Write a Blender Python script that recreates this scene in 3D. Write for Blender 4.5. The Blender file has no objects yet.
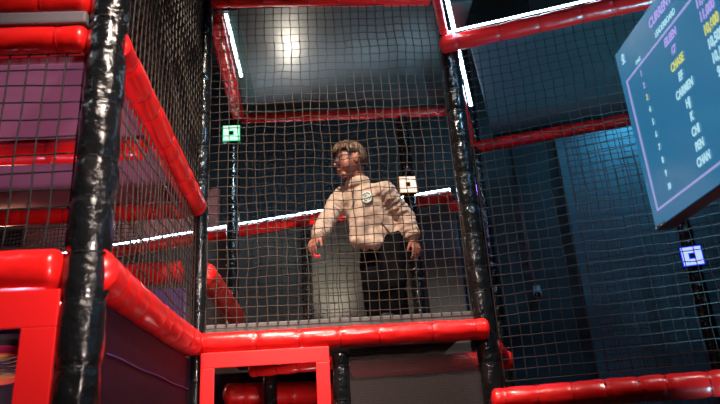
import bpy, bmesh, math, random
from mathutils import Vector, Matrix, noise
from mathutils.bvhtree import BVHTree
random.seed(7)
C = bpy.context.scene.collection
H = 1.5                                   # camera height above the floor
PI = math.pi

# ------------------------------------------------------------------ camera frame
F = 653.0
up = Vector((-111, -1695, 653)).normalized()
yv = Vector((-25, 252, 653)); yv = (yv - up * yv.dot(up)).normalized()
xv = up.cross(yv)
if xv.x < 0: xv = -xv
def at(px, py, Y):
    """point of the place seen at a pixel of the photograph, at distance Y into the room"""
    c = Vector((px - 360, py - 202, F)); d = Vector((xv.dot(c), yv.dot(c), up.dot(c)))
    d *= Y / d.y
    return Vector((d.x, d.y, d.z + H))
def atz(px, Y, z):
    a, b = 0.0, 0.0
    k = (px - 360) / F
    zz = z - H
    # camera x = xv.x*X + yv.x*Y + up.x*z ; depth = xv.z*X + ...
    X = (k * (yv.z * Y + up.z * zz) - yv.x * Y - up.x * zz) / (xv.x - k * xv.z)
    return Vector((X, Y, z))

# ------------------------------------------------------------------ materials
def mat(name, col, rough=.5, metal=0, coat=0, bump=None, emit=None, estr=0, var=None, spec=.5, trans=0, alpha=1, sheen=0):
    m = bpy.data.materials.new(name); m.use_nodes = True
    nt = m.node_tree; b = nt.nodes['Principled BSDF']
    b.inputs['Base Color'].default_value = (*col, 1); b.inputs['Roughness'].default_value = rough
    b.inputs['Metallic'].default_value = metal; b.inputs['Coat Weight'].default_value = coat
    b.inputs['Coat Roughness'].default_value = .12
    b.inputs['Specular IOR Level'].default_value = spec
    b.inputs['Transmission Weight'].default_value = trans; b.inputs['Alpha'].default_value = alpha
    b.inputs['Sheen Weight'].default_value = sheen
    if emit: b.inputs['Emission Color'].default_value = (*emit, 1); b.inputs['Emission Strength'].default_value = estr
    tc = nt.nodes.new('ShaderNodeTexCoord')
    if var:
        n = nt.nodes.new('ShaderNodeTexNoise'); n.inputs['Scale'].default_value = var[0]; n.inputs['Detail'].default_value = 5
        nt.links.new(tc.outputs['Object'], n.inputs['Vector'])
        r = nt.nodes.new('ShaderNodeValToRGB')
        r.color_ramp.elements[0].position = .3; r.color_ramp.elements[1].position = .7
        r.color_ramp.elements[0].color = (*[c * (1 - var[1]) for c in col], 1)
        r.color_ramp.elements[1].color = (*[min(1, c * (1 + var[1])) for c in col], 1)
        nt.links.new(n.outputs['Fac'], r.inputs['Fac']); nt.links.new(r.outputs['Color'], b.inputs['Base Color'])
    if bump:
        n = nt.nodes.new('ShaderNodeTexNoise'); n.inputs['Scale'].default_value = bump[0]; n.inputs['Detail'].default_value = bump[2] if len(bump) > 2 else 4
        nt.links.new(tc.outputs['Object'], n.inputs['Vector'])
        u = nt.nodes.new('ShaderNodeBump'); u.inputs['Strength'].default_value = bump[1]; u.inputs['Distance'].default_value = .01
        nt.links.new(n.outputs['Fac'], u.inputs['Height']); nt.links.new(u.outputs['Normal'], b.inputs['Normal'])
    return m
M = {}
M['red'] = mat('red_vinyl', (.92, .013, .012), .32, coat=.2, bump=(26, .22, 4), var=(4, .12))
M['redflat'] = mat('red_banner_vinyl', (.85, .010, .012), .45, bump=(9, .12))
M['redtie'] = mat('red_tie', (.55, .006, .012), .35)
M['black'] = mat('black_vinyl', (.008, .009, .010), .16, coat=.6, bump=(30, .95, 6))
M['blacktie'] = mat('black_tie', (.012, .012, .014), .35)
M['netblack'] = mat('black_net_cord', (.004, .004, .005), .6)
M['nettan'] = mat('brown_black_net_cord', (.050, .036, .026), .6)
M['netdark'] = mat('dark_net_cord', (.018, .009, .008), .6)
M['netred'] = mat('red_black_net_cord', (.10, .010, .015), .55)
M['deckblk'] = mat('black_deck_vinyl', (.036, .046, .045), .29, bump=(160, .04), var=(3, .15), spec=.9)
M['deckblue'] = mat('slate_deck_vinyl', (.050, .062, .072), .42, bump=(160, .10), var=(3, .15))
M['mauve'] = mat('mauve_deck_vinyl', (.36, .19, .27), .5, bump=(150, .08), var=(3, .1))
M['grey'] = mat('grey_deck_edge', (.11, .105, .10), .55, bump=(60, .15), var=(12, .2))
M['slate'] = mat('slate_grey_edge', (.17, .15, .17), .6, bump=(60, .1))
M['panel'] = mat('charcoal_wall_vinyl', (.088, .092, .092), .38, bump=(130, .12), var=(2.5, .18))
M['purple'] = mat('dark_purple_vinyl', (.010, .003, .014), .6, spec=.2, bump=(5, .25), var=(2, .2))
M['violet'] = mat('violet_vinyl', (.10, .05, .22), .4, bump=(6, .2))
M['wall'] = mat('dark_blue_wall', (.022, .038, .048), .7, bump=(40, .08), var=(1.2, .2))
M['wall_lit'] = mat('lit_blue_wall', (.075, .115, .145), .6, bump=(40, .08), var=(1.5, .12))  # brightness of the lit wall put into a lighter blue
M['wallpink'] = mat('coral_wall', (.55, .20, .17), .7, bump=(30, .1), var=(2, .15))
M['floor'] = mat('dark_floor', (.03, .03, .034), .5, var=(6, .2))
M['ceil'] = mat('black_ceiling', (.012, .012, .014), .8)
M['mesh'] = mat('brown_mesh_weave', (.045, .030, .028), .7)
M['led'] = mat('white_led', (.9, .95, 1), .4, emit=(.55, .80, 1), estr=26)
M['ledin'] = mat('white_led_soft', (.9, .95, 1), .4, emit=(.80, .92, 1), estr=5)
M['ledbase'] = mat('teal_led_channel', (.01, .06, .055), .4)
M['housing'] = mat('black_plastic', (.012, .012, .014), .35)
M['silver'] = mat('silver_corner', (.6, .62, .65), .25, metal=.9)
M['screen'] = mat('blue_screen', (.01, .02, .03), .22, emit=(.020, .155, .31), estr=1.0, coat=.5)
M['tx_w'] = mat('screen_white', (0, 0, 0), .4, emit=(.42, .74, .86), estr=.95)
M['tx_p'] = mat('screen_lilac', (0, 0, 0), .4, emit=(.42, .34, .82), estr=.95)
M['tx_y'] = mat('screen_yellow', (0, 0, 0), .4, emit=(.62, .66, .16), estr=.95)
M['tx_l'] = mat('screen_line', (0, 0, 0), .4, emit=(.40, .40, .80), estr=.8)
M['t_green'] = mat('green_target_light', (.2, .9, .5), .4, emit=(.74, 1, .86), estr=1.05)
M['t_warm'] = mat('warm_target_light', (1, .9, .8), .4, emit=(1, .86, .76), estr=1.05)
M['t_blue'] = mat('blue_target_light', (.5, .6, 1), .4, emit=(.48, .58, 1), estr=1.05)
M['t_ge'] = mat('green_edge_light', (0, .3, .1), .4, emit=(0, .80, .22), estr=1.6)
M['t_we'] = mat('amber_edge_light', (.3, .2, .1), .4, emit=(.8, .36, .12), estr=1.2)
M['t_be'] = mat('blue_edge_light', (0, 0, .3), .4, emit=(.01, .03, 1), estr=2.2)
M['glass'] = mat('clear_vinyl_window', (.9, .9, .9), .03, trans=1, bump=(3, .05)); M['glass'].node_tree.nodes['Principled BSDF'].inputs['IOR'].default_value = 1.12
M['skin'] = mat('skin', (.41, .155, .105), .5, var=(20, .06)); M['skin'].node_tree.nodes['Principled BSDF'].inputs['Subsurface Weight'].default_value = .08
M['lip'] = mat('lips', (.42, .12, .11), .45)
M['hair'] = mat('brown_hair', (.12, .062, .028), .42, bump=(90, .3), var=(30, .35))
M['fleece'] = mat('tan_fleece', (.58, .41, .31), .85, bump=(120, .35), var=(14, .07), sheen=.3)
M['fleecerib'] = mat('tan_rib', (.52, .36, .27), .85, bump=(140, .3), var=(40, .08))
M['zip'] = mat('brown_zip', (.12, .06, .045), .4)
M['pants'] = mat('black_cotton', (.004, .004, .006), .9, bump=(60, .2), spec=.08)
M['shoe'] = mat('dark_shoe', (.02, .02, .025), .6)
M['sole'] = mat('white_sole', (.6, .6, .6), .6)
M['eyew'] = mat('eye_white', (.75, .72, .70), .3)
M['iris'] = mat('dark_eye', (.02, .012, .01), .15)
M['frame'] = mat('spectacle_frame', (.06, .05, .09), .25)
M['lens'] = mat('violet_reflection_lens', (.80, .78, 1), .06, trans=.97, spec=.8); M['lens'].node_tree.nodes['Principled BSDF'].inputs['IOR'].default_value = 1.15  # violet tint stands in for reflections on the lenses
M['badgew'] = mat('white_badge', (.85, .87, .83), .5)
M['badgeg'] = mat('green_badge', (.02, .20, .12), .5)
M['badgey'] = mat('ochre_badge', (.62, .36, .05), .5)
M['token'] = mat('glowing_red_plastic', (.95, .015, .015), .35, emit=(1, .02, .01), estr=.35)  # faint red glow put into the plastic itself
M['camw'] = mat('grey_camera_plastic', (.42, .46, .48), .4)
M['dome'] = mat('camera_lens_dome', (.01, .01, .012), .08)
M['orange'] = mat('orange_print', (.85, .20, .08), .5)
M['ochre'] = mat('ochre_stripe', (.55, .33, .12), .5)
M['magenta'] = mat('magenta_print', (.40, .015, .10), .5)
M['foam'] = mat('dark_print_board', (.035, .035, .04), .5)

# ------------------------------------------------------------------ builders
def link(name, me, m, parent=None, smooth=True, loc=None):
    o = bpy.data.objects.new(name, me); C.objects.link(o)
    if isinstance(m, (list, tuple)):
        for k in m: me.materials.append(k)
    elif m: me.materials.append(m)
    if smooth:
        for p in me.polygons: p.use_smooth = True
    if parent: o.parent = parent
    if loc: o.location = loc
    return o
def obj(name, bm, m, parent=None, smooth=True):
    """bm is in place coordinates; child meshes are stored relative to the parents' base"""
    base = Vector((0, 0, 0)); p = parent
    while p: base += p.location; p = p.parent
    if not parent:
        lo = Vector((min(v.co.x for v in bm.verts), min(v.co.y for v in bm.verts), min(v.co.z for v in bm.verts)))
        hi = Vector((max(v.co.x for v in bm.verts), max(v.co.y for v in bm.verts), max(v.co.z for v in bm.verts)))
        base = Vector(((lo.x + hi.x) / 2, (lo.y + hi.y) / 2, lo.z))
    for v in bm.verts: v.co -= base
    me = bpy.data.meshes.new(name); bmesh.ops.recalc_face_normals(bm, faces=bm.faces); bm.to_mesh(me); bm.free()
    o = link(name, me, m, parent, smooth)
    if not parent: o.location = base
    return o
def tag(o, label, cat, group=None, kind=None):
    o['label'] = label; o['category'] = cat
    if group: o['group'] = group
    if kind: o['kind'] = kind
    return o
def thing(name, loc, label, cat, group=None):
    o = bpy.data.objects.new(name, None); C.objects.link(o); o.location = loc; o.empty_display_size = .05
    return tag(o, label, cat, group)
def struct(o): o['kind'] = 'structure'; return o
def frame_for(d):
    d = d.normalized(); a = Vector((0, 0, 1)) if abs(d.z) < .9 else Vector((0, 1, 0))
    s = d.cross(a).normalized(); t = s.cross(d).normalized()
    return d, s, t
def box(bm, c, sx, sy, sz, ax=None, bev=0):
    """box about c; ax: three axes"""
    ax = ax or (Vector((1, 0, 0)), Vector((0, 1, 0)), Vector((0, 0, 1)))
    r = bmesh.ops.create_cube(bm, size=1)
    vs = r['verts']
    for v in vs:
        q = v.co.copy(); v.co = Vector(c) + ax[0] * q.x * sx + ax[1] * q.y * sy + ax[2] * q.z * sz
    if bev:
        es = list({e for v in vs for e in v.link_edges})
        bmesh.ops.bevel(bm, geom=es, offset=bev, segments=2, affect='EDGES', profile=.6)
def tube(bm, pts, radii, n=12, cap=True):
    if not isinstance(radii, (list, tuple)): radii = [radii] * len(pts)
    pts = [Vector(p) for p in pts]; rings = []
    d0, s, t = frame_for(pts[1] - pts[0])
    for i, p in enumerate(pts):
        d = (pts[min(i + 1, len(pts) - 1)] - pts[max(i - 1, 0)]).normalized()
        s = (s - d * s.dot(d)).normalized(); t = d.cross(s)
        rings.append([bm.verts.new(p + (s * math.cos(2 * PI * k / n) + t * math.sin(2 * PI * k / n)) * radii[i]) for k in range(n)])
    for a, b in zip(rings, rings[1:]):
        for k in range(n): bm.faces.new((a[k], a[(k + 1) % n], b[(k + 1) % n], b[k]))
    if cap:
        for rg, flip in ((rings[0], 1), (rings[-1], 0)):
            try: bm.faces.new(rg[::-1] if flip else rg)
            except ValueError: pass
def sausage(bm, a, b, ra, rb, n=16):
    """tapered limb with round ends"""
    a, b = Vector(a), Vector(b); d = (b - a); L = d.length; d.normalize()
    pts, rs = [], []
    for k in range(6):
        u = PI / 2 * (1 - k / 5) ; pts.append(a - d * ra * math.sin(u)); rs.append(max(.0006, ra * math.cos(u)))
    for k in range(1, 6): pts.append(a.lerp(b, k / 6)); rs.append(ra + (rb - ra) * k / 6)
    for k in range(6):
        u = PI / 2 * k / 5; pts.append(b + d * rb * math.sin(u)); rs.append(max(.0006, rb * math.cos(u)))
    tube(bm, pts, rs, n)
def ellip(bm, c, rx, ry, rz, ax=None, u=20, v=14):
    ax = ax or (Vector((1, 0, 0)), Vector((0, 1, 0)), Vector((0, 0, 1)))
    r = bmesh.ops.create_uvsphere(bm, u_segments=u, v_segments=v, radius=1)
    for w in r['verts']:
        q = w.co.copy(); w.co = Vector(c) + ax[0] * q.x * rx + ax[1] * q.y * ry + ax[2] * q.z * rz
    return r['verts']
def remesh(bm, voxel, smooth=4, deform=None):
    """fuse overlapping shapes into one continuous skin"""
    me = bpy.data.meshes.new('tmp'); bmesh.ops.recalc_face_normals(bm, faces=bm.faces); bm.to_mesh(me); bm.free()
    o = bpy.data.objects.new('tmp', me); C.objects.link(o)
    r = o.modifiers.new('r', 'REMESH'); r.mode = 'VOXEL'; r.voxel_size = voxel
    s = o.modifiers.new('s', 'SMOOTH'); s.factor = .5; s.iterations = smooth
    dg = bpy.context.evaluated_depsgraph_get()
    me2 = bpy.data.meshes.new_from_object(o.evaluated_get(dg))
    bpy.data.objects.remove(o); bpy.data.meshes.remove(me)
    b = bmesh.new(); b.from_mesh(me2); bpy.data.meshes.remove(me2)
    b.normal_update()
    if deform:
        mv = [(v, deform(v.co, v.normal)) for v in b.verts]
        for v, d in mv: v.co += v.normal * d
    return b

def padded(name, a, b, r, label, cat, m='red', tie=.17, group=None, sag=0, tiemat=None, n=20, wr=1.0, capa=True, capb=True, seed=None):
    """foam tube in a wrinkled vinyl sleeve drawn in by cable ties"""
    a, b = Vector(a), Vector(b); L = (b - a).length
    rng = random.Random(seed if seed is not None else hash((round(a.x, 2), round(a.z, 2), round(b.y, 2))) % 9999)
    base = Vector((a.x, a.y, min(a.z, b.z))) if abs((b - a).normalized().z) > .8 else (a + b) / 2 - Vector((0, 0, r))
    root = thing(name, base, label, cat, group)
    nt = max(1, round(L / tie)); ties = [(k + .5 + rng.uniform(-.2, .2)) / nt for k in range(nt)]
    d, s, t = frame_for(b - a)
    steps = max(12, int(L / .011)); bm = bmesh.new(); rings = []
    def centre(u): return a.lerp(b, u) - Vector((0, 0, sag * 4 * u * (1 - u)))
    def prof(u):
        x = u * L; q = min(abs(u - k) * L for k in ties)
        pin = math.exp(-(q / .010) ** 2)
        bulge = min(1, q / (tie * .45))
        e = min(x, L - x); endr = 1.0
        lim = r * .55
        if e < lim and ((x < L / 2 and capa) or (x > L / 2 and capb)): endr = math.sqrt(max(.02, 1 - (1 - e / lim) ** 2))
        return r * (.965 - .075 * pin + .035 * math.sin(bulge * PI / 2)) * endr, q
    ph = rng.uniform(0, 9)
    for i in range(steps + 1):
        u = i / steps; rr, q = prof(u); c = centre(u); ring = []
        for k in range(n):
            an = 2 * PI * k / n
            w = wr * .035 * math.exp(-q / .04) * math.sin(an * 9 + ph + u * L * 9) + wr * .05 * (noise.noise(Vector((math.cos(an) * 1.7 + ph, math.sin(an) * 1.7, u * L * 11))))
            w += wr * .022 * noise.noise(Vector((math.cos(an) * 4 + ph, math.sin(an) * 4, u * L * 34)))
            ring.append(bm.verts.new(c + (s * math.cos(an) + t * math.sin(an)) * rr * (1 + w)))
        rings.append(ring)
    for A, B in zip(rings, rings[1:]):
        for k in range(n): bm.faces.new((A[k], A[(k + 1) % n], B[(k + 1) % n], B[k]))
    bm.faces.new(rings[0][::-1]); bm.faces.new(rings[-1])
    obj('vinyl_sleeve', bm, M[m], root)
    tm = M[tiemat or ('redtie' if m == 'red' else 'blacktie')]
    for k in ties:
        bm = bmesh.new(); c = centre(k); rr = r * .90
        for i in range(20):
            an, an2 = 2 * PI * i / 20, 2 * PI * (i + 1) / 20
            ring = []
            for A in (an, an2):
                e = s * math.cos(A) + t * math.sin(A)
                ring += [bm.verts.new(c + e * (rr + .002) - d * .0025), bm.verts.new(c + e * (rr + .002) + d * .0025), bm.verts.new(c + e * (rr - .004) + d * .0025), bm.verts.new(c + e * (rr - .004) - d * .0025)]
            for j in range(4): bm.faces.new((ring[j], ring[(j + 1) % 4], ring[4 + (j + 1) % 4], ring[4 + j]))
        hd = rng.uniform(-.6, .6) + (1.2 if abs(d.z) < .8 else -2.2)
        e = s * math.cos(hd) + t * math.sin(hd)
        box(bm, c + e * (rr + .003), .007, .009, .008, (d, d.cross(e), e))
        bmesh.ops.remove_doubles(bm, verts=bm.verts, dist=.0002)
        obj('cable_tie', bm, tm, root, smooth=False)
    return root

def net(name, o, u, v, w, h, m, label, cell=.05, r=.0028, wob=.010, group=None, seg=.025, sag=0, clip=None, sides=4, knots=True):
    """square mesh netting of knotted cord hung between the frame's bars"""
    o, u, v = Vector(o), Vector(u).normalized(), Vector(v).normalized(); nrm = u.cross(v)
    bm = bmesh.new(); sd = random.uniform(0, 50)
    def P(x, y):
        ex = min(x, w - x) / w; ey = min(y, h - y) / h; k = min(1, 6 * min(ex, ey) + .15)
        q = Vector((x * 5 + sd, y * 5, 0)); f = Vector((x * 16 + sd, y * 16, 3))
        dx = wob * k * (noise.noise(q) + .45 * noise.noise(f)); dy = wob * k * (noise.noise(q + Vector((7, 3, 1))) + .45 * noise.noise(f + Vector((5, 1, 1)))) - sag * 4 * (x / w) * (1 - x / w) * k
        dz = wob * 1.3 * k * noise.noise(q + Vector((1, 8, 4)))
        return o + u * (x + dx) + v * (y + dy) + nrm * dz
    nu, nv = max(1, round(w / cell)), max(1, round(h / cell))
    for i in range(nu + 1):
        x = w * i / nu; ys = [h * k / max(2, int(h / seg)) for k in range(max(2, int(h / seg)) + 1)]
        tube(bm, [P(x, y) for y in ys], r, sides)
    for j in range(nv + 1):
        y = h * j / nv; xs = [w * k / max(2, int(w / seg)) for k in range(max(2, int(w / seg)) + 1)]
        tube(bm, [P(x, y) for x in xs], r, sides)
    if knots:
        for i in range(1, nu):
            for j in range(1, nv): 
                c = P(w * i / nu, h * j / nv); box(bm, c, r * 2.4, r * 2.4, r * 2.4, (u, v, nrm))
    ob = obj(name, bm, m, None, True)
    return tag(ob, label, 'net', group)

def slab(name, c, sx, sy, sz, m, label, cat, ax=None, bev=.008, group=None):
    bm = bmesh.new(); box(bm, c, sx, sy, sz, ax, bev); return tag(obj(name, bm, m, None, False), label, cat, group)

Z = lambda z: z + H
XL, XR, YA, YB, YC = -.62, .73, 1.76, 3.06, 4.33

# ------------------------------------------------------------------ room
U19 = Vector((math.cos(math.radians(19)), -math.sin(math.radians(19)), 0)); W19 = Vector((-U19.y, U19.x, 0)); ZZ = Vector((0, 0, 1))
RB = Vector((1.13, 4.32, 0))
def S(s, w, z): return RB + U19 * s + W19 * w + Vector((0, 0, z))
def wallbox(name, c, sx, sy, sz, m, ax=None):
    bm = bmesh.new(); box(bm, c, sx, sy, sz, ax); return struct(obj(name, bm, m, None, False))
wallbox('floor', (-.5, 2.2, -.05), 12, 14.5, .1, M['floor'])
wallbox('ceiling', (-.5, 2.2, 5.25), 12, 14.5, .1, M['ceil'])
AXR = (U19, W19, ZZ)
wallbox('wall_back', S(-.6, .72, 2.6), 9.6, .1, 5.2, M['wall'], AXR)
wallbox('wall_left', (-5.0, 2.2, 2.6), .1, 14, 5.2, M['wall'])
wallbox('wall_right', (4.6, .5, 2.6), .1, 7.5, 5.2, M['wall'])
wallbox('wall_front', (-.2, -3.6, 2.6), 9.6, .1, 5.2, M['wall'])
wallbox('trim_1', S(2.05, .64, 2.6), 2.9, .05, 5.2, M['wall_lit'], AXR)  # lighter panel standing in for the lit part of the back wall
wallbox('trim_2', S(-3.55, .64, 2.3), 2.2, .05, 3.2, M['wallpink'], AXR)

# ------------------------------------------------------------------ posts
G_POST = 'black padded posts of the play frame'
def post(x, y, z0, z1, r, label, tie=.15, seed=None, m='black', n=20):
    return padded('padded_post', (x, y, z0), (x, y, z1), r, label, 'post', m, tie, G_POST, seed=seed, n=n, wr=1.5)
post(-.655, YA, 0, Z(2.0), .060, 'thick glossy black padded post in the left foreground, nearest the viewer', .15, 3, n=28)
post(-.61, YB, 0, Z(3.0), .036, 'slim black padded post at the left corner of the main netted bay', .17, 5)
post(XR, YB, 0, Z(3.0), .050, 'black padded post at the right corner of the main netted bay', .16, 8)
post(-.64, YC, Z(.60), Z(2.55), .045, 'black padded post at the back of the platform carrying the green square light', .2, 9)
post(.612, YC, Z(.60), Z(2.34), .045, 'black padded post behind the boy carrying the warm white square light', .2, 10)
post(RB.x, RB.y, 0, Z(2.9), .045, 'dark padded post just behind the right corner post of the main bay', .18, 11)
pG = S(1.25, 0, 0); post(pG.x, pG.y, 0, Z(2.0), .045, 'dark padded post below the scoreboard carrying the blue square light', .18, 12)
post(.043, YB, 0, Z(.450), .040, 'short round-topped black padded post beside the low red-framed window', .14, 13)
pP = S(-1.33, -.06, 0); post(pP.x, pP.y, Z(.2), Z(1.62), .040, 'black padded post against the grey wall panel under the boy\'s outstretched hand', .15, 14)
post(-1.60, 4.2, 0, Z(1.6), .05, 'dark padded post far behind the left foreground bay under its lowest red beam', .15, 15)

# ------------------------------------------------------------------ red padded rails
G_RAIL = 'red padded rails of the play frame'
def rail(a, b, r, label, tie=.18, sag=0, seed=None, m='red', n=20, wr=1.0, **k):
    return padded('padded_rail', a, b, r, label, 'rail', m, tie, G_RAIL, sag, seed=seed, n=n, wr=wr, **k)
rail((XL - .02, YB - .055, Z(.505)), (XR + .01, YB - .055, Z(.503)), .049, 'bright red padded rail along the front of the platform below the boy', .19, .004, 21, n=28)
rail((XL - .01, YA - .02, Z(.505)), (XL, YB - .10, Z(.505)), .064, 'bright red padded rail sloping back low from the foreground post to the platform', .15, .012, 22, n=28, capa=False, wr=.45)
rail((-2.05, YA, Z(.515)), (-.71, YA, Z(.515)), .062, 'wide red padded rail at lower left above the red window frame', .30, .0, 23, n=28)
rail((XL - .012, YA - .01, Z(1.235)), (XL, YB - .045, Z(1.165)), .052, 'bright red padded rail sloping back at mid height between the two left posts', .16, .0, 24, n=28, capa=False)
rail((-2.05, YA, Z(1.258)), (-.71, YA, Z(1.262)), .047, 'red padded rail across the top of the left foreground net', .28, 0, 25)
rail((-2.05, YA, Z(1.398)), (-.71, YA, Z(1.398)), .050, 'topmost red padded rail at upper left above the grey deck edge', .30, 0, 26)
rail((-2.05, 2.37, Z(1.178)), (-.69, 2.37, Z(1.178)), .045, 'red padded beam under the mauve deck, between its two panels', .22, 0, 27)
rail((-2.05, YB, Z(1.175)), (-.66, YB, Z(1.175)), .040, 'red padded beam along the far edge of the mauve deck', .22, 0, 28)
rail((XL + .02, YB, Z(2.445)), (XR - .06, YB, Z(2.42)), .048, 'red padded rail across the very top front of the main bay', .2, 0, 29)
rail((-.59, YC - .02, Z(2.36)), (.95, YC - .02, Z(2.36)), .036, 'red padded rail under the back edge of the black deck above the boy', .2, 0, 30)
rail((-.575, YB + .06, Z(2.370)), (-.60, YC - .07, Z(2.360)), .046, 'red padded rail running back along the left edge of the black deck above the boy', .12, 0, 31, wr=1.8)
rail((XL + .02, YB + .06, Z(.87)), (XL + .02, YC - .06, Z(.87)), .058, 'red padded rail low on the left side of the platform, slanting behind the net', .2, 0, 32)
rail((-2.0, YB + .02, Z(.865)), (-.68, YB + .02, Z(.865)), .055, 'dim red padded rail behind the left side net above a violet panel', .2, 0, 33)
fC = Vector((XR, YB, 0)); wp = lambda s, w, z: fC + U19 * s + W19 * w + Vector((0, 0, Z(z)))
rail(wp(-.01, -.05, .183), wp(1.6, -.03, .178), .054, 'bright red padded rail along the bottom of the right netted bay', .13, 0, 34, n=28)
rail(wp(-.04, -.075, 2.05), wp(1.6, -.075, 2.05), .047, 'red padded rail with a white light strip across the right bay top', .2, 0, 35, n=28)
rail(S(-.10, 0, Z(2.055)), S(1.6, 0, Z(2.055)), .045, 'red padded rail along the back edge of the slate deck of the right bay', .16, 0, 36)
rail((.565, 2.52, Z(2.11)), (.695, 2.97, Z(2.11)), .024, 'short red padded rail above the right corner post beside a light strip', .18, 0, 44)
rail((.752, 3.16, Z(2.085)), (1.125, 4.38, Z(2.085)), .038, 'red padded rail running back along the left edge of the slate deck', .18, 0, 37)
rail((.79, 3.18, Z(.44)), (.93, 3.60, Z(.44)), .045, 'dim red padded rail end beside the foot of the right corner post', .2, 0, 38)
rail(S(-4.2, 0, Z(1.70)), S(-.20, 0, Z(1.70)), .045, 'red padded rail with a white light strip behind the boy', .2, 0, 39)
padded('padded_rail', S(-.25, -.06, Z(1.60)), S(-.13, -.06, Z(1.60)), .045, 'short pink-red padded stub under the end of the lit rail right of the boy', 'rail', 'red', .2, G_RAIL)
rail((-.58, 3.62, Z(.335)), (.06, 3.78, Z(.325)), .060, 'red padded rail under the platform seen through the low clear window', .2, .0, 40)
rail((-.42, 3.45, Z(.43)), (.02, 3.30, Z(.43)), .035, 'thin red padded bar at the top of the low clear window', .12, 0, 41)
rail((.10, 3.62, Z(.430)), (1.0, 3.62, Z(.430)), .050, 'dim red padded rail behind the brown mesh panel', .22, 0, 42)
post(-.32, 3.52, 0, Z(.50), .036, 'dark blue-black padded post behind the low clear window', .16, 43)

# ------------------------------------------------------------------ decks and panels
slab('platform_deck', (.055, (YB + YC) / 2 + .02, Z(.575)), XR - XL - .06, YC - YB - .02, .062, M['grey'], 'grey deck the boy stands on, its front edge showing above the red rail', 'platform', bev=.006)
slab('upper_deck', (.17, (YB + YC) / 2 + .03, Z(2.447)), 1.50, YC - YB - .05, .05, M['deckblk'], 'black vinyl deck overhead in the main bay, its underside catching a lamp', 'deck')
bm = bmesh.new(); box(bm, wp(.885, .77, 2.158), 1.55, 1.32, .05, AXR, .008)
tag(obj('upper_deck', bm, M['deckblue'], None, False), 'slate deck overhead in the right bay behind the lit red rail', 'deck')
for y0, y1, lab in ((YA + .06, 2.365, 'mauve deck panel overhead at left, the nearer of two'), (2.375, YB - .01, 'mauve deck panel overhead at left, beyond the middle red beam')):
    slab('mauve_deck', (-1.36, (y0 + y1) / 2, Z(1.245)), 1.34, y1 - y0, .05, M['mauve'], lab, 'deck', group='mauve deck panels')
slab('deck_edge', (-1.38, YA, Z(1.325)), 1.33, .080, .044, M['slate'], 'grey deck edge sandwiched between the two top red rails at upper left', 'deck edge')
slab('vinyl_panel', S(-2.20, .01, Z(.62)), 4.0, .03, 2.05, M['panel'], 'charcoal vinyl wall panel behind the boy beneath the lit rail', 'wall panel', AXR)
side_panel = slab('vinyl_panel', (XL - .01, (YA + YB) / 2, Z(-.515)), .02, YB - YA - .14, 1.90, M['purple'], 'dark purple vinyl side panel under the left sloping rail', 'wall panel')
slab('vinyl_panel', (-1.34, YB + .03, Z(-.355)), 1.34, .02, 2.29, M['violet'], 'violet vinyl panel behind the left side net under a dim red rail', 'wall panel')
bm = bmesh.new()
for zz in (.30, .02): tube(bm, [(XL + .004, YA + .1 + k * .12, Z(zz) + .0025 * math.sin(k * 1.7)) for k in range(10)], .002, 6)
obj('seam_piping', bm, M['violet'], side_panel)

# back wall pieces: dark curtain folds of the right bay
slab('cable_trunking', S(.245, .655, Z(2.35)), .018, .018, 2.5, M['housing'], 'thin black cable running down the dark wall to the security camera', 'cable', AXR, .002)

# ------------------------------------------------------------------ red window frames
def window_panel(x0, x1, z0, z1, y, bw, name, label, wl):
    t = thing(name, ((x0 + x1) / 2, y, z0), label, 'window panel')
    for nm, a in (('top_band', (x0, x1, z1 - bw, z1)), ('bottom_band', (x0, x1, z0, z0 + bw)), ('side_band', (x0, x0 + bw * .9, z0 + bw, z1 - bw)), ('side_band', (x1 - bw * .9, x1, z0 + bw, z1 - bw))):
        b = bmesh.new(); box(b, ((a[0] + a[1]) / 2, y, (a[2] + a[3]) / 2), a[1] - a[0], .012, a[3] - a[2], None, .003); obj(nm, b, M['redflat'], t, False)
    b = bmesh.new(); box(b, ((x0 + x1) / 2, y + .004, (z0 + z1) / 2), x1 - x0 - bw * 1.6, .003, z1 - z0 - bw * 1.8); o = obj('clear_window', b, M['glass'], t, False); o['label'] = wl
    return t
window_panel(-.575, -.006, Z(-1.45), Z(.458), YB - .085, .068, 'window_panel', 'red-framed clear window panel hanging below the platform rail', 'clear flexible window')
window_panel(-1.55, -.705, Z(-1.45), Z(.455), YA - .035, .10, 'window_panel', 'red-framed clear window panel at lower left beside the foreground post', 'clear flexible window')
# printed board seen through the lower-left window
t = thing('printed_board', (-1.45, 2.5, 0), 'dark board with a striped orange oval behind the lower-left window', 'board')
b = bmesh.new(); box(b, (-1.30, 2.52, Z(-.5)), .78, .02, 2.0, None, .004); obj('backing', b, M['foam'], t, False)
oc = at(10, 366, 2.49)
def disc_bm(c, rx, rz, th, n=40):
    b = bmesh.new(); f = [b.verts.new(c + Vector((rx * math.cos(2 * PI * k / n), 0, rz * math.sin(2 * PI * k / n)))) for k in range(n)]
    g = [b.verts.new(v.co + Vector((0, th, 0))) for v in f]
    b.faces.new(f); b.faces.new(g[::-1])
    for k in range(n): b.faces.new((f[k], g[k], g[(k + 1) % n], f[(k + 1) % n]))
    return b
obj('magenta_rim', disc_bm(oc + Vector((-.04, .010, .006)), .125, .072, .008), M['magenta'], t, False)
obj('orange_oval', disc_bm(oc + Vector((-.04, .003, -.008)), .115, .056, .008), M['orange'], t, False)
obj('ochre_oval', disc_bm(oc + Vector((-.04, -.004, -.003)), .108, .042, .008), M['ochre'], t, False)
b = bmesh.new()
for k in range(6):
    zz = -.03 + k * .011
    tube(b, [oc + Vector((-.14 + j * .0125, -.008, zz + .006 * math.sin(j * .7 + k))) for j in range(16)], .0024, 5)
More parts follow.
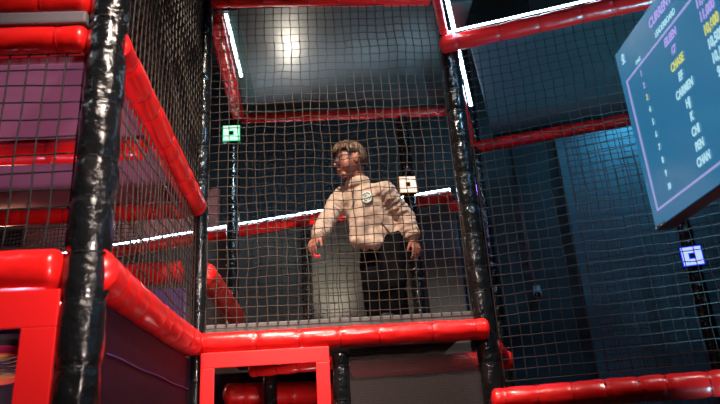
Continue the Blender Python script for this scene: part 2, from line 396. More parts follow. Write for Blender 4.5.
obj('black_stripes', b, M['foam'], t, False)

# brown fine-mesh panel right of the short post
bm = bmesh.new(); x0, x1, z0, z1 = .085, .685, Z(-1.4), Z(.45)
for i in range(86): x = x0 + (x1 - x0) * i / 85; box(bm, (x, YB, (z0 + z1) / 2), .0028, .0018, z1 - z0)
for j in range(260): z = z0 + (z1 - z0) * j / 259; box(bm, ((x0 + x1) / 2, YB - .001, z), x1 - x0, .0018, .0028)
tag(obj('mesh_panel', bm, M['mesh'], None, False), 'fine brown mesh panel below the right half of the platform rail', 'mesh panel')
slab('vinyl_panel', (.16, 4.0, Z(-.5)), 1.74, .02, 1.98, M['purple'], 'dark sheet added as shade deep under the platform', 'wall panel')  # dark sheet standing in for the shade under the platform

# ------------------------------------------------------------------ nets
net('safety_net', (XL + .045, YB + .0, Z(.58)), (1, 0, 0), (0, 0, 1), XR - XL - .10, 1.80, M['nettan'], 'large square-mesh net across the main bay in front of the boy', .0475, .0023, .013)
net('safety_net', (-1.98, YA + .0, Z(.585)), (1, 0, 0), (0, 0, 1), 1.26, .63, M['netblack'], 'black net in the left foreground between two wide red rails', .056, .0030, .006, knots=False)
side_net = net('safety_net', (XL, YA + .08, Z(.56)), (0, 1, 0), (0, 0, 1), YB - YA - .14, .56, M['nettan'], 'net along the left side between the two sloping red rails', .050, .0026, .008)
bm = bmesh.new(); tube(bm, [(XL - .03, YA + .10 + k * .056, Z(1.085) - .014 * abs(math.sin(k * .9))) for k in range(22)], .0055, 6)
o = obj('border_cord', bm, M['silver'], side_net); o['label'] = 'pale looped border cord'
net('safety_net', (XL, YA + .07, Z(1.26)), (0, 1, 0), (0, 0, 1), YB - YA - .12, 1.72, M['nettan'], 'tall net above the sloping rail between the two left posts', .050, .0030, .008)
net('safety_net', (XL - .11, YA + .07, Z(1.30)), (0, 1, 0), (0, 0, 1), YB - YA - .10, 1.70, M['netdark'], 'second tall net just behind the upper left side net', .048, .0030, .010)
net('safety_net', wp(.06, 0, .265), U19, ZZ, 1.50, 1.78, M['netdark'], 'wide square-mesh net across the front of the right bay', .050, .0023, .010)
net('safety_net', S(.62, -.03, Z(.1)), U19, ZZ, .95, 1.90, M['netred'], 'reddish net at the back of the right bay in front of the blue wall', .048, .0026, .012)
net('safety_net', (XL + .06, YC + .075, Z(.62)), (1, 0, 0), (0, 0, 1), XR - XL - .15, 1.66, M['netdark'], 'dark net at the back of the platform behind the boy', .050, .0025, .012)
net('safety_net', (-2.6, 4.6, Z(1.0)), (1, -.1, 0), (0, 0, 1), 1.3, .9, M['netblack'], 'dense black net far behind the left bay in front of the coral wall', .030, .0030, .012, knots=False)

# ------------------------------------------------------------------ LED strips
def led(a, b, label, m='led', r=.010, nrm=Vector((0, 0, 1)), base=True):
    a, b = Vector(a), Vector(b); d = (b - a).normalized(); s = d.cross(nrm).normalized(); n2 = s.cross(d)
    t = thing('led_strip', (a + b) / 2, label, 'light strip', 'white light strips')
    bmm = bmesh.new(); box(bmm, (a + b) / 2, (b - a).length, r * 2.2, r * 1.4, (d, s, n2), .002); obj('diffuser', bmm, M[m], t, False)
    if base:
        bmm = bmesh.new(); box(bmm, (a + b) / 2 - n2 * (r * 1.1), (b - a).length, r * 3.2, r * .7, (d, s, n2), .001); obj('channel', bmm, M['ledbase'], t, False)
    return t
led(wp(.0, -.075, 2.113), wp(1.6, -.075, 2.113), 'bright white light strip on top of the red rail of the right bay', r=.011)
led(S(-4.1, 0, Z(1.757)), S(-.22, 0, Z(1.757)), 'white light strip on top of the back rail behind the boy', 'led', .009)
led((-.515, YB + .08, Z(2.402)), (-.515, 3.80, Z(2.402)), 'short white light strip under the left edge of the black deck above the boy', 'ledin', .009, Vector((0, 0, -1)))
bm = bmesh.new(); box(bm, (-.490, 3.68, Z(2.4165)), .080, 1.12, .008); tag(obj('edge_batten', bm, M['ledbase'], None, False), 'dark teal batten carrying the short light strip on the deck underside', 'batten')
led((.608, 2.50, Z(2.120)), (1.006, 3.797, Z(2.120)), 'white light strip running back along the left edge of the slate deck', 'led', .008, Vector((0, 0, -1)))

# ------------------------------------------------------------------ square target lights
def target(c, size, right, face, edge, label):
    """square ring of lit segments about a dark centre, facing the players"""
    right = Vector(right).normalized(); n = right.cross(ZZ).normalized()   # n points to the viewer
    t = thing('target_light', Vector(c) - Vector((0, 0, size / 2)), label, 'target light', 'square target lights')
    ax = (right, n, ZZ); c = Vector(c)
    b = bmesh.new(); box(b, c - n * .016, size * 1.12, .03, size * 1.12, ax, .004); obj('housing', b, M['housing'], t, False)
    b = bmesh.new(); box(b, c + n * .001, size * 1.09, .004, size * 1.09, ax); obj('edge_glow', b, edge, t, False)
    h, i = size / 2, size * .17; g = size * .012
    for (xa, xb, za, zb) in ((-h, i - g, i + g, h), (i + g, h, -i + g, h), (-i + g, h, -h, -i - g), (-h, -i - g, -h, i - g)):
        b = bmesh.new(); box(b, c + n * .005 + right * ((xa + xb) / 2) + ZZ * ((za + zb) / 2), xb - xa, .004, zb - za, ax, .001); obj('lit_segment', b, face, t, False)
    b = bmesh.new(); box(b, c + n * .006, i * 1.5, .004, i * 1.5, ax); obj('dark_centre', b, M['housing'], t, False)
    return t
target((-.645, YC - .075, Z(2.215)), .112, (1, 0, 0), M['t_green'], M['t_ge'], 'glowing green-white square light on the back left post')
target((.600, YC - .075, Z(1.755)), .112, (1, .05, 0), M['t_warm'], M['t_we'], 'glowing warm white square light on the post beside the boy')
bl = at(692, 256, pG.y - .07); target(bl, .112, U19, M['t_blue'], M['t_be'], 'glowing blue square light below the scoreboard')

# ------------------------------------------------------------------ scoreboard screen
SX = 1.15
def tvp(y, z): return Vector((SX, y, z + H))
tv = thing('scoreboard_screen', (SX + .03, 1.50, Z(.66)), 'large blue scoreboard screen with a list of names hanging at upper right', 'screen')
y_l, y_r, z_b, z_t = 2.115, .86, .668, 1.375
b = bmesh.new(); box(b, (SX + .032, (y_l + y_r) / 2, Z((z_b + z_t) / 2)), .055, y_l - y_r + .012, z_t - z_b + .012, None, .004); obj('housing', b, M['housing'], tv, False)
b = bmesh.new(); box(b, (SX + .002, (y_l + y_r) / 2, Z((z_b + z_t) / 2)), .006, y_l - y_r, z_t - z_b); obj('display', b, M['screen'], tv, False)
b = bmesh.new(); box(b, (SX - .001, y_l - .03, Z(z_b - .001)), .004, .07, .008); o = obj('bezel_corner', b, M['silver'], tv, False); o['label'] = 'silver bezel corner'
b = bmesh.new(); tube(b, [(SX + .10, 1.5, Z(1.0)), (SX + .10, 1.5, Z(2.9)), (SX + .10, 1.5, 5.195)], .025, 12); box(b, (SX + .08, 1.5, Z(1.02)), .05, .3, .3); obj('ceiling_mount', b, M['housing'], tv, False)
def line(p, q, w=.006):
    b = bmesh.new(); d = (q - p).normalized(); box(b, (p + q) / 2 + Vector((-.003, 0, 0)), (q - p).length + w, .004, w, (d, Vector((1, 0, 0)), d.cross(Vector((1, 0, 0))))); return b
bl_, br_ = 2.072, .92
bb = bmesh.new()
for p, q in ((tvp(bl_, 1.232), tvp(br_, 1.232)), (tvp(bl_, .720), tvp(br_, .720)), (tvp(bl_, 1.232), tvp(bl_, .720)), (tvp(br_, 1.232), tvp(br_, .720))):
    b = line(p, q); me = bpy.data.meshes.new('x'); b.to_mesh(me); b.free(); bb.from_mesh(me); bpy.data.meshes.remove(me)
obj('border_line', bb, M['tx_l'], tv, False)
def text(s, c, size, m, name, shear=.22, squeeze=.66, bold=.012, align='CENTER'):
    cu = bpy.data.curves.new('t', 'FONT'); cu.body = s; cu.size = size; cu.align_x = align; cu.align_y = 'CENTER'; cu.shear = shear; cu.extrude = .0008; cu.offset = bold * size
    o = bpy.data.objects.new('t', cu); C.objects.link(o)
    dg = bpy.context.evaluated_depsgraph_get(); dg.update()
    me = bpy.data.meshes.new_from_object(o.evaluated_get(dg)); bpy.data.objects.remove(o)
    base = tv.location
    for v in me.vertices:
        x, y, z = v.co; v.co = Vector((SX - .004 - z, c[0] - x * squeeze, c[1] + H + y)) - base
    return link(name, me, m, tv, False)
def onscreen(px, py):
    cc = Vector((px - 360, py - 202, F)); d = Vector((xv.dot(cc), yv.dot(cc), up.dot(cc))); d *= SX / d.x
    return d.y, d.z
zrow = [onscreen(*p)[1] for p in ((641, 75), (671.2, 186))]
yr = onscreen(656, 130)[0]; yn = onscreen(689, 103)[0]; ys = onscreen(712, 25)[0]
names = ['EILEEN', '67', 'CHASE', 'EF', 'CARMEN', 'HJ', 'K', 'CHI', 'BEN', 'CHAN']
scores = ['11,600', '11,000', '10,600', '10,500', '10,100', '9,900', '9,400', '9,100', '8,800', '8,600']
for k in range(10):
    z = zrow[0] + (zrow[1] - zrow[0]) * k / 9
    m = M['tx_y'] if k == 2 else (M['tx_p'] if k < 2 else M['tx_w'])
    text(str(k + 1), (yr, z),   .030, m, 'rank_number', bold=.02)
    text(names[k], (yn, z), .039, m, 'player_name', bold=.03)
    text(scores[k], (ys, z), .044, m, 'player_score', bold=.03)
text('CURRENT RANKING', onscreen(650, 26), .046, M['tx_p'], 'title_text', squeeze=.74, bold=.02, align='LEFT')
text('LEADERBOARD', onscreen(656, 36), .030, M['tx_w'], 'subtitle_text', squeeze=.66, bold=.004, align='LEFT')
text('STAGE', (onscreen(639, 61)[0], onscreen(639, 61)[1]), .020, M['tx_w'], 'column_heading', bold=.0)
# small crest in the screen's top left corner
ly, lz = onscreen(624, 59); b = bmesh.new()
def ring(b, y, z, r0, r1, n=18):
    for k in range(n):
        a0, a1 = 2 * PI * k / n, 2 * PI * (k + 1) / n
        vs = [b.verts.new((SX - .004, y - r * math.cos(a) * .8, Z(z) + r * math.sin(a))) for r, a in ((r0, a0), (r1, a0), (r1, a1), (r0, a1))]
        b.faces.new(vs)
ring(b, ly, lz + .006, .010, .016); box(b, (SX - .004, ly, Z(lz - .016)), .002, .022, .006); box(b, (SX - .004, ly, Z(lz + .004)), .002, .004, .03)
obj('crest', b, M['tx_w'], tv, False)

# ------------------------------------------------------------------ security camera
sc = S(.27, .60, Z(1.07))
t = thing('security_camera', sc, 'small grey security camera on the dark wall of the right bay', 'camera')
b = bmesh.new(); box(b, sc + W19 * .05, .05, .02, .09, AXR, .004); obj('wall_plate', b, M['camw'], t, False)
b = bmesh.new(); tube(b, [sc + W19 * .045, sc + W19 * .0, sc - W19 * .03 - ZZ * .02], [.014, .016, .018], 14); obj('bracket_arm', b, M['camw'], t)
b = bmesh.new(); tube(b, [sc - W19 * .0 - ZZ * .005, sc - W19 * .05 - ZZ * .035, sc - W19 * .075 - ZZ * .05], [.030, .032, .030], 20); obj('body', b, M['camw'], t)
b = bmesh.new(); ellip(b, sc - W19 * .072 - ZZ * .048, .024, .024, .024); obj('lens', b, M['dome'], t)

# ------------------------------------------------------------------ the boy
DECK = Z(.606)
boy = None
Hc = at(349.8, 161.2, 3.38)
Ff = Vector((-.90, -.36, -.17)).normalized(); Lf = ZZ.cross(Ff).normalized()      # face direction, boy's left
Uf = Ff.cross(Lf).normalized()
HA = (Lf, Ff, Uf)
def hp(l, f, u): return Hc + Lf * l + Ff * f + Uf * u
neck = at(357, 183, 3.425); chest = at(363, 199, 3.45); belly = at(372, 222, 3.48); pelv = at(382, 243, 3.50)
shR = at(343, 195, 3.52); shL = at(385, 191, 3.36)
elR = at(328, 219, 3.40); wrR = at(318.5, 235.5, 3.27)
elL = at(404, 215, 3.42); wrL = at(413.5, 237.5, 3.40)
hipR = at(374, 247, 3.57); hipL = at(391, 246, 3.46)
knR = at(374, 283, 3.50); knL = at(394, 283, 3.40)
anR = atz(378, 3.56, DECK + .075); anL = atz(398, 3.47, DECK + .075)
bm = bmesh.new()
# head
vs = ellip(bm, (0, 0, 0), 1, 1, 1, None, 40, 28)
for v in vs:
    q = v.co.copy(); l, f, u = q.x * .069, q.y * .086, q.z * .100
    if u < 0:
        k = (-u / .100); l *= 1 - .30 * k ** 1.6; f = f * (1 - .10 * k) + .016 * k if f > 0 else f * (1 - .40 * k) + .012 * k
    if f > .05 and u > -.02 and u < .03: f -= .004
    v.co = hp(l, f, u)
ellip(bm, hp(0, .058, -.082), .026, .023, .018, HA)          # chin
for s_ in (-1, 1):
    ellip(bm, hp(.034 * s_, .046, -.032), .029, .026, .034, HA)    # cheeks
    ellip(bm, hp(.072 * s_, -.006, -.010), .009, .018, .029, HA)   # ears
    ellip(bm, hp(.080 * s_, -.014, .000), .006, .015, .022, HA)
    ellip(bm, hp(.030 * s_, .072, .020), .020, .010, .006, HA)     # brow ridge
sausage(bm, hp(0, .080, .008), hp(0, .096, -.020), .007, .0105, 12)   # nose
for s_ in (-1, 1): ellip(bm, hp(.009 * s_, .088, -.024), .007, .008, .006, HA)
ellip(bm, hp(0, .080, -.047), .019, .009, .006, HA); ellip(bm, hp(0, .078, -.057), .016, .009, .006, HA)
# neck, trunk, limbs
sausage(bm, hp(0, -.025, -.05), neck + Vector((0, .005, -.03)), .046, .048)
sausage(bm, neck, chest, .046, .070); sausage(bm, chest, belly, .072, .068); sausage(bm, belly, pelv, .068, .072)
sausage(bm, shR, shL, .034, .034)
for a, b_, r1, r2 in ((shR, elR, .034, .030), (elR, wrR, .030, .023), (shL, elL, .034, .030), (elL, wrL, .032, .023), (hipR, knR, .066, .046), (knR, anR, .045, .030), (hipL, knL, .066, .046), (knL, anL, .045, .030)):
    sausage(bm, a, b_, r1, r2)
for an in (anR, anL): sausage(bm, an - Vector((0, 0, .035)), an + Vector((-.10, -.09, -.05)), .03, .022)
# hands: palm, four bent fingers, thumb from the palm's side
def hand(w, d, palmn, thumbside, curl, spread=.10, sc_=1.0):
    d = d.normalized(); side = Vector(thumbside) - d * d.dot(Vector(thumbside)); side.normalize(); pn = d.cross(side).normalized()
    if pn.dot(Vector(palmn)) < 0: pn = -pn
    L = .062 * sc_
    for k in range(4):
        o_ = (k - 1.5) * .0135 * sc_
        sausage(bm, w + d * .004 - side * o_ * .7, w + d * L - side * o_, .0115 * sc_, .0088 * sc_, 10)
    tips = []
    for k, ln in enumerate((.90, 1.0, .94, .74)):
        o_ = (k - 1.5) * .0155 * sc_; p = w + d * (L * (.98 if k != 3 else .9)) - side * o_
        dd = (d - side * (k - 1.5) * spread).normalized()
        for j, (fl, r_) in enumerate(((.028, .0078), (.021, .0070), (.017, .0062))):
            ang = curl * (j + .6) * (1 + .08 * k)
            dj = (dd * math.cos(ang) + pn * math.sin(ang)).normalized(); q = p + dj * fl * ln * sc_
            sausage(bm, p, q, r_ * sc_, r_ * .92 * sc_, 10); p = q
        tips.append(p)
    p = w + d * .016 * sc_ + side * .016 * sc_ 
    for j, (fl, r_) in enumerate(((.026, .0105), (.023, .0088), (.018, .0075))):
        ang = .75 - .22 * j
        dj = (d * math.cos(ang) + side * math.sin(ang) * .8 + pn * (.30 + .15 * j)).normalized(); q = p + dj * fl * sc_
        sausage(bm, p, q, r_ * sc_, r_ * .9 * sc_, 10); p = q
    tips.append(p); return tips, w + d * L, pn
tR, pcR, pnR = hand(wrR, at(311.5, 245, 3.23) - wrR, (.3, .2, -1), (.7, -.9, -.5), .42)
tL, pcL, pnL = hand(wrL, at(417.5, 252, 3.395) - wrL, (-.5, .1, -.4), (-.75, -.5, 0), .34, sc_=1.02)
bmB = remesh(bm, .0040, 3)
boy = obj('person', bmB, M['skin'])
tag(boy, 'boy in a tan half-zip fleece and black trousers walking on the netted platform', 'person')

# sweater
bm = bmesh.new()
side = (shL - shR).normalized()
def torso(p, q, rp, rq, wide):
    for k in (-1, 0, 1): sausage(bm, p + side * wide[0] * k, q + side * wide[1] * k, rp, rq, 20)
torso(neck + Vector((0, .01, -.045)), chest, .062, .092, (.03, .045)); torso(chest, belly, .094, .096, (.045, .045))
torso(belly, pelv + Vector((0, 0, .005)), .096, .090, (.045, .050))
fw = Vector((-.62, -.78, 0))
sausage(bm, belly + fw * .05 + Vector((-.03, 0, -.03)), at(357, 241, 3.40), .062, .045, 18)      # fleece front hanging forward
sausage(bm, at(357, 241, 3.40), at(376, 243, 3.40), .040, .045, 18); sausage(bm, chest + fw * .03, at(360, 233, 3.41), .075, .060, 18); sausage(bm, belly + fw * .02, at(372, 238, 3.42), .085, .05, 18)
sausage(bm, shR, shL, .058, .058, 20)
sausage(bm, shR, elR, .060, .056, 20); sausage(bm, elR, wrR, .056, .036, 20)
sausage(bm, shL, elL, .062, .058, 20); sausage(bm, elL, wrL - (wrL - elL).normalized() * .012, .058, .042, 20)
sausage(bm, elR.lerp(wrR, .55), elR.lerp(wrR, .75), .052, .048, 18)
sausage(bm, elL.lerp(wrL, .45), elL.lerp(wrL, .70), .056, .052, 18)
def folds(co, n):
    big = noise.noise(co * 9) * .008 + noise.noise(Vector((co.x * 14, co.y * 14, co.z * 30))) * .006
    rid = abs(noise.noise(Vector((co.x * 11 + 3, co.y * 11, co.z * 17)))) * .007
    for a, b_ in ((elR, wrR), (elL, wrL), (shR, elR), (shL, elL)):
        ab = b_ - a; tt = (co - a).dot(ab) / ab.length_squared
        if -.1 < tt < 1.05 and (co - a - ab * tt).length < .085:
            rid += .0022 * math.sin(tt * ab.length * 190 + 3 * noise.noise(co * 20)); break
    return big + rid - .006
bmS = remesh(bm, .0065, 5, folds)
bvh_s = BVHTree.FromBMesh(bmS)
sweater = obj('fleece_top', bmS, M['fleece'], boy)
# collar, cuffs, hem
def band(name, c, d, r, h, m, th=.008, squash=(1, 1), ax=None):
    b = bmesh.new(); d, s, t = frame_for(d)
    if ax: s = ax; t = d.cross(s).normalized()
    n = 30; prof = [(-h / 2, r), (-h / 4, r + th * .6), (h / 4, r + th * .6), (h / 2, r), (h / 2, r - th), (-h / 2, r - th)]
    rows = [[b.verts.new(c + d * z + (s * math.cos(2 * PI * k / n) * squash[0] + t * math.sin(2 * PI * k / n) * squash[1]) * rr * (1 + .03 * math.sin(k * 2.3))) for k in range(n)] for z, rr in prof]
    for i in range(len(rows)):
        A, B = rows[i], rows[(i + 1) % len(rows)]
        for k in range(n): b.faces.new((A[k], A[(k + 1) % n], B[(k + 1) % n], B[k]))
    return obj(name, b, m, boy)
band('collar', neck + Vector((.004, .004, -.006)), Vector((-.10, -.05, 1)), .064, .055, M['fleece'], .010)
band('cuff', wrR - (wrR - elR).normalized() * .004, wrR - elR, .034, .030, M['fleecerib'])
band('cuff', wrL - (wrL - elL).normalized() * .012, wrL - elL, .040, .030, M['fleecerib'])
# zip, pocket, badge laid on the fleece
org = Vector((0, 0, H))
def onto(px, py, off=.002, bvh=bvh_s):
    d = (at(px, py, 3) - org).normalized(); hit, nr, _, _ = bvh.ray_cast(org, d)
    if hit is None: return at(px, py, 3.35), -d
    if nr.dot(d) > 0: nr = -nr
    return hit + nr * off, nr
b = bmesh.new(); tube(b, [onto(353.5 + .3 * math.sin(k), 186 + k * 2.1, .003)[0] for k in range(11)], .0055, 8); obj('front_zip', b, M['zip'], boy)
b = bmesh.new(); tube(b, [onto(381 + k * 1.3, 222 + k * 1.7, .003)[0] for k in range(9)], .005, 8); obj('pocket_zip', b, M['zip'], boy)
p, nr = onto(367, 197, .004); nr = (nr + Vector((-.25, -.9, 0))).normalized(); d, s, t_ = frame_for(nr)
bt = bmesh.new()
def fdisc(b, c, r, off, n=24, a0=0, a1=2 * PI, r0=0):
    for k in range(n):
        u0, u1 = a0 + (a1 - a0) * k / n, a0 + (a1 - a0) * (k + 1) / n
        pts = [c + nr * off + (s * math.cos(u) + t_ * math.sin(u)) * rr for rr, u in ((r0, u0), (r, u0), (r, u1), (r0, u1))] if r0 else [c + nr * off, c + nr * off + (s * math.cos(u0) + t_ * math.sin(u0)) * r, c + nr * off + (s * math.cos(u1) + t_ * math.sin(u1)) * r]
        b.faces.new([b.verts.new(q) for q in pts])
tube(bt, [p - nr * .004, p + nr * .004], .033, 28); badge = obj('badge', bt, M['badgew'], boy, False); badge['label'] = 'round white badge with a green and ochre emblem'
b = bmesh.new()
for a0, a1 in ((.4, 1.3), (1.6, 2.6), (3.0, 4.2), (4.7, 5.6)): fdisc(b, p, .024, .006, 10, a0, a1, .019)
fdisc(b, p + s * .004, .008, .006, 12, 0, 2.2, .004); obj('badge_emblem', b, M['badgeg'], badge, False)
b = bmesh.new(); fdisc(b, p - t_ * .002, .012, .0065, 10, 2.4, 5.0, .006); obj('badge_mark', b, M['badgey'], badge, False)
# trousers
bm = bmesh.new()
sausage(bm, hipR + Vector((0, 0, .03)), hipL + Vector((0, 0, .03)), .082, .082, 20); sausage(bm, pelv + Vector((0, 0, .05)), pelv - Vector((0, 0, .02)), .088, .09, 20)
for h_, k_, a_ in ((hipR, knR, anR), (hipL, knL, anL)):
    sausage(bm, h_, k_, .084, .068, 20); sausage(bm, k_, a_ - Vector((0, 0, .02)), .068, .058, 20)
bmT = remesh(bm, .008, 4, lambda co, n: .010 * noise.noise(Vector((co.x * 12, co.y * 12, co.z * 18))))
for v in bmT.verts: v.co.z = max(v.co.z, DECK + .012)
obj('trousers', bmT, M['pants'], boy)
for an in (anR, anL):
    fd = Vector((-.74, -.67, 0)); base_ = Vector((an.x, an.y, DECK)); sd = Vector((.67, -.74, 0))
    b = bmesh.new(); 
    sausage(b, base_ - fd * .025 + ZZ * .048, base_ + fd * .10 + ZZ * .042, .036, .034, 16); sausage(b, base_ + ZZ * .05, base_ + ZZ * .085, .036, .034, 16)
    b = remesh(b, .006, 3)
    for v in b.verts: v.co.z = max(v.co.z, DECK + .012)
    sh = obj('shoe', b, M['shoe'], boy)
    b = bmesh.new(); box(b, base_ + fd * .037 + ZZ * .0075, .20, .072, .013, (fd, sd, ZZ), .006); obj('sole', b, M['sole'], sh, False)
# face details
for s_ in (-1, 1):
    b = bmesh.new(); ellip(b, hp(.030 * s_, .0725, .004), .0115, .006, .0060, HA, 16, 10); ey = obj('eye', b, M['eyew'], boy)
    b = bmesh.new(); ellip(b, hp(.030 * s_ - .001, .0772, .004), .0054, .0020, .0054, HA, 14, 8); obj('iris', b, M['iris'], ey)
    b = bmesh.new(); tube(b, [hp(s_ * (.014 + .009 * k), .0815 - .0030 * k * k * .5, .024 + .003 * math.sin(k * .9)) for k in range(5)], [.0022, .0030, .0030, .0026, .0014], 8); obj('eyebrow', b, M['hair'], boy)
b = bmesh.new(); tube(b, [hp(.020 * (k - 3) / 3, .0885 - .0016 * (k - 3) ** 2 * .5, -.0515 - .0006 * (k - 3) ** 2) for k in range(7)], [.001, .002, .003, .0034, .003, .002, .001], 8); obj('mouth', b, M['lip'], boy)
gl = None
b = bmesh.new()
for s_ in (-1, 1):
    pts = []
    for k in range(25):
        a = 2 * PI * k / 24; ca, sa = math.cos(a), math.sin(a)
        e = (abs(ca) ** 3 + abs(sa) ** 3) ** (-1 / 3)
        pts.append(hp(.033 * s_ + .024 * ca * e, .0985 - abs(.033 * s_ + .024 * ca * e) ** 2 * 3.2, .004 + .018 * sa * e))
    tube(b, pts, .0019, 8, False)
    tube(b, [hp(.057 * s_, .088, .012), hp(.071 * s_, .06, .012), hp(.0745 * s_, .01, .010), hp(.0735 * s_, -.012, .000)], .0018, 6)
tube(b, [hp(-.010, .098, .008), hp(0, .100, .011), hp(.010, .098, .008)], .0018, 6)
gl = obj('spectacles', b, M['frame'], boy); gl['label'] = 'thin dark-framed spectacles, violet reflections tinted into the lenses'
for s_ in (-1, 1):
    b = bmesh.new(); n = 24; loop = []
    for k in range(n):
        a = 2 * PI * k / n; ca, sa = math.cos(a), math.sin(a); e = (abs(ca) ** 3 + abs(sa) ** 3) ** (-1 / 3); x = .033 * s_ + .0232 * ca * e
        loop.append((x, .0985 - abs(x) ** 2 * 3.2, .004 + .0172 * sa * e))
    f_ = [b.verts.new(hp(*q)) for q in loop]; g_ = [b.verts.new(hp(q[0], q[1] - .0015, q[2])) for q in loop]
    b.faces.new(f_); b.faces.new(g_[::-1])
    for k in range(n): b.faces.new((f_[k], g_[k], g_[(k + 1) % n], f_[(k + 1) % n]))
    obj('lens', b, M['lens'], gl, False)
# hair: locks combed from the crown over a close cap
bm = bmesh.new()
vs = ellip(bm, (0, 0, 0), 1, 1, 1, None, 36, 24)
for v in vs:
    q = v.co.copy(); l, f, u = q.x * .075, q.y * .093 - .004, q.z * .104 + .006
    lim = .066 if f > .05 else (.036 + .030 * f / .05 if f > 0 else (.036 if f > -.035 else -.030))
    if u < lim: k = .72 if u < lim - .02 else .90; l *= k; f = f * k; u = max(u, lim - .03)
    v.co = hp(l, f, u)
rng = random.Random(5)
for k in range(190):
    a = 2 * PI * k / 190 + rng.uniform(-.05, .05); ca, sa = math.cos(a), math.sin(a)      # a = 0: front
    if ca > .45: endu = .054 + rng.uniform(-.008, .006)
    elif ca > -.30: endu = .030 + rng.uniform(-.010, .008)
    else: endu = -.036 + rng.uniform(-.012, .01)
    pts, rs = [], []; e0 = 1.35; e1 = math.asin(max(-.95, min(.95, (endu - .006) / .106)))
    lift = rng.uniform(0, .006); tw = rng.uniform(-.2, .2)
    for j in range(9):
        w = j / 8; el = e0 + (e1 - e0) * w; az = a + tw * (1 - w); r2 = 1.02 + .05 * math.sin(w * PI) * (1 if ca > 0 else .5)
        puff = lift + (.012 * w if ca > .3 else 0)
        pts.append(hp(math.sin(az) * math.cos(el) * (.075 * r2 + puff), math.cos(az) * math.cos(el) * (.092 * r2 + puff) - .004, math.sin(el) * .105 * r2 + .006 + lift))
        rs.append(.0078 * (1 - .55 * w ** 3))
    tube(bm, pts, rs, 7)
obj('hair', bm, M['hair'], boy)
# the small red piece in the fingers
c_ = (tR[0] + tR[1] + tR[4]) / 3
b = bmesh.new(); tube(b, [c_ + Vector((.022 * math.cos(a) , .004, -.012 + .016 * math.sin(a))) for a in [PI * 1.15 + PI * .55 * k / 9 for k in range(10)]], .008, 10)
tag(obj('hand_token', b, M['token']), 'small bright red curved piece held in the boy\'s outstretched fingers', 'toy')

# ------------------------------------------------------------------ lamps and added fills
def spot(loc, tgt, e, col, ang, blend=.4, rad=.08):
    l = bpy.data.lights.new('lamp_or_fill_spot', 'SPOT'); l.energy = e; l.color = col; l.spot_size = math.radians(ang); l.spot_blend = blend; l.shadow_soft_size = rad
    o = bpy.data.objects.new('lamp_or_fill_spot', l); C.objects.link(o); o.location = (loc[0], loc[1], Z(loc[2]))
    o.rotation_euler = (Vector(tgt) - Vector(loc)).to_track_quat('-Z', 'Y').to_euler(); return o
def point(loc, e, col, rad=.05):
    l = bpy.data.lights.new('lamp_or_fill_point', 'POINT'); l.energy = e; l.color = col; l.shadow_soft_size = rad
    o = bpy.data.objects.new('lamp_or_fill_point', l); C.objects.link(o); o.location = (loc[0], loc[1], Z(loc[2])); return o
spot((-.40, 1.15, 3.65), (.03, 3.25, .86), 900, (1, .84, .68), 38, .7)            # warm white stage spot over the bay
spot((.55, -.2, 2.9), (-.62, 2.40, .32), 640, (1, .80, .70), 36, .8)              # wash on the near rails
spot((-1.45, 1.95, -.9), (-1.35, 2.4, 1.2), 75, (1, .55, .80), 80, .7)           # unseen pink fill added under the mauve deck
w1, w2 = S(1.25, .22, 2.55), S(1.15, .60, 2.1)
spot(w1, w2, 48, (.10, .58, .95), 110, 1)                                         # blue wash down the far right wall
spot((2.3, .4, 3.3), (1.0, 3.2, 1.6), 90, (.25, .62, 1), 60, .8)                 # blue fill on the right bay
spot((2.0, 1.9, -.7), (1.55, 3.4, 2.1), 480, (.20, .74, 1), 48, .9)              # unseen blue fill added below the slate deck
spot((1.9, 1.2, 3.4), (1.45, 2.85, .2), 230, (1, .80, .72), 38, .6)              # warm wash on the low right rail
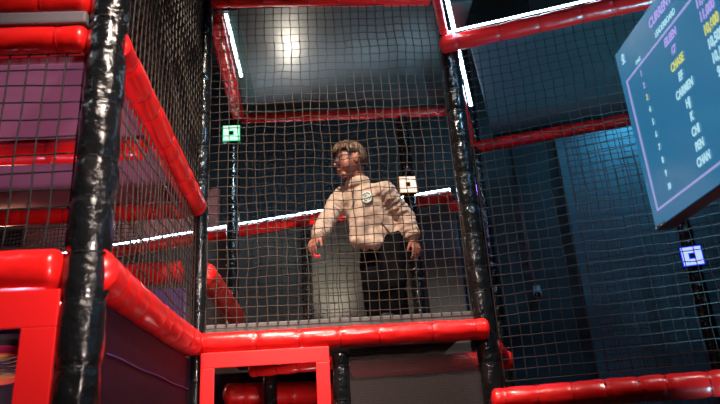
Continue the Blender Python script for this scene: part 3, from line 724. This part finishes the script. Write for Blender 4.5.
spot((.05, 1.3, 1.35), (.05, 3.0, .44), 62, (1, .80, .72), 60, 1)               # low wash added to brighten the platform front
spot((-.215, 4.30, 1.85), (-.18, 3.5, 2.42), 14, (1, .90, .74), 95, .9, .02)     # lamp thrown up at the black deck
spot((.02, 4.455, .75), (.0, 4.69, 1.32), 42, (1, .82, .60), 75, 1)             # hidden spot added for a warm pool on the wall panel
point((-.25, 3.30, .02), 2.2, (1, .72, .70), .03)  # unseen fill added to light the rails under the platform
point((-2.2, 4.3, 1.1), 22, (1, .42, .30), .1)
point((1.2, 3.7, 1.5), 1.2, (.35, .15, 1), .04)
spot((-2.6, 1.2, 3.2), (-.65, 1.8, .8), 25, (.85, .95, 1), 60, .7, .04)
spot((-.40, 3.30, 2.33), (-.75, 4.95, 1.15), 50, (.55, .85, 1), 62, .9)             # cool fill on the wall panel
point((.42, 3.38, .05), .4, (1, .75, .70), .03)  # unseen fill added to lighten the red rail behind the mesh
spot((.55, .3, .35), (-.62, 2.35, .80), 110, (1, .80, .74), 42, .8)               # side wash added to brighten the sloping rails
w = bpy.data.worlds.new('World'); bpy.context.scene.world = w; w.use_nodes = True
w.node_tree.nodes['Background'].inputs[0].default_value = (.14, .42, .60, 1); w.node_tree.nodes['Background'].inputs[1].default_value = .05

# ------------------------------------------------------------------ camera
cd = bpy.data.cameras.new('camera'); cam = bpy.data.objects.new('camera', cd); C.objects.link(cam)
cd.sensor_width = 36; cd.lens = F / 720 * 36; cd.clip_start = .05
R = Matrix((( xv.x, -xv.y, -xv.z), (yv.x, -yv.y, -yv.z), (up.x, -up.y, -up.z)))
cam.matrix_world = Matrix.Translation((0, 0, H)) @ R.to_4x4()
cd.dof.use_dof = True; cd.dof.focus_distance = 3.75; cd.dof.aperture_fstop = 4.0
sc_ = bpy.context.scene; sc_.camera = cam
sc_.view_settings.view_transform = 'Standard'; sc_.view_settings.look = 'None'; sc_.view_settings.gamma = 1; sc_.view_settings.use_curve_mapping = False
sc_.view_settings.exposure = 0.0
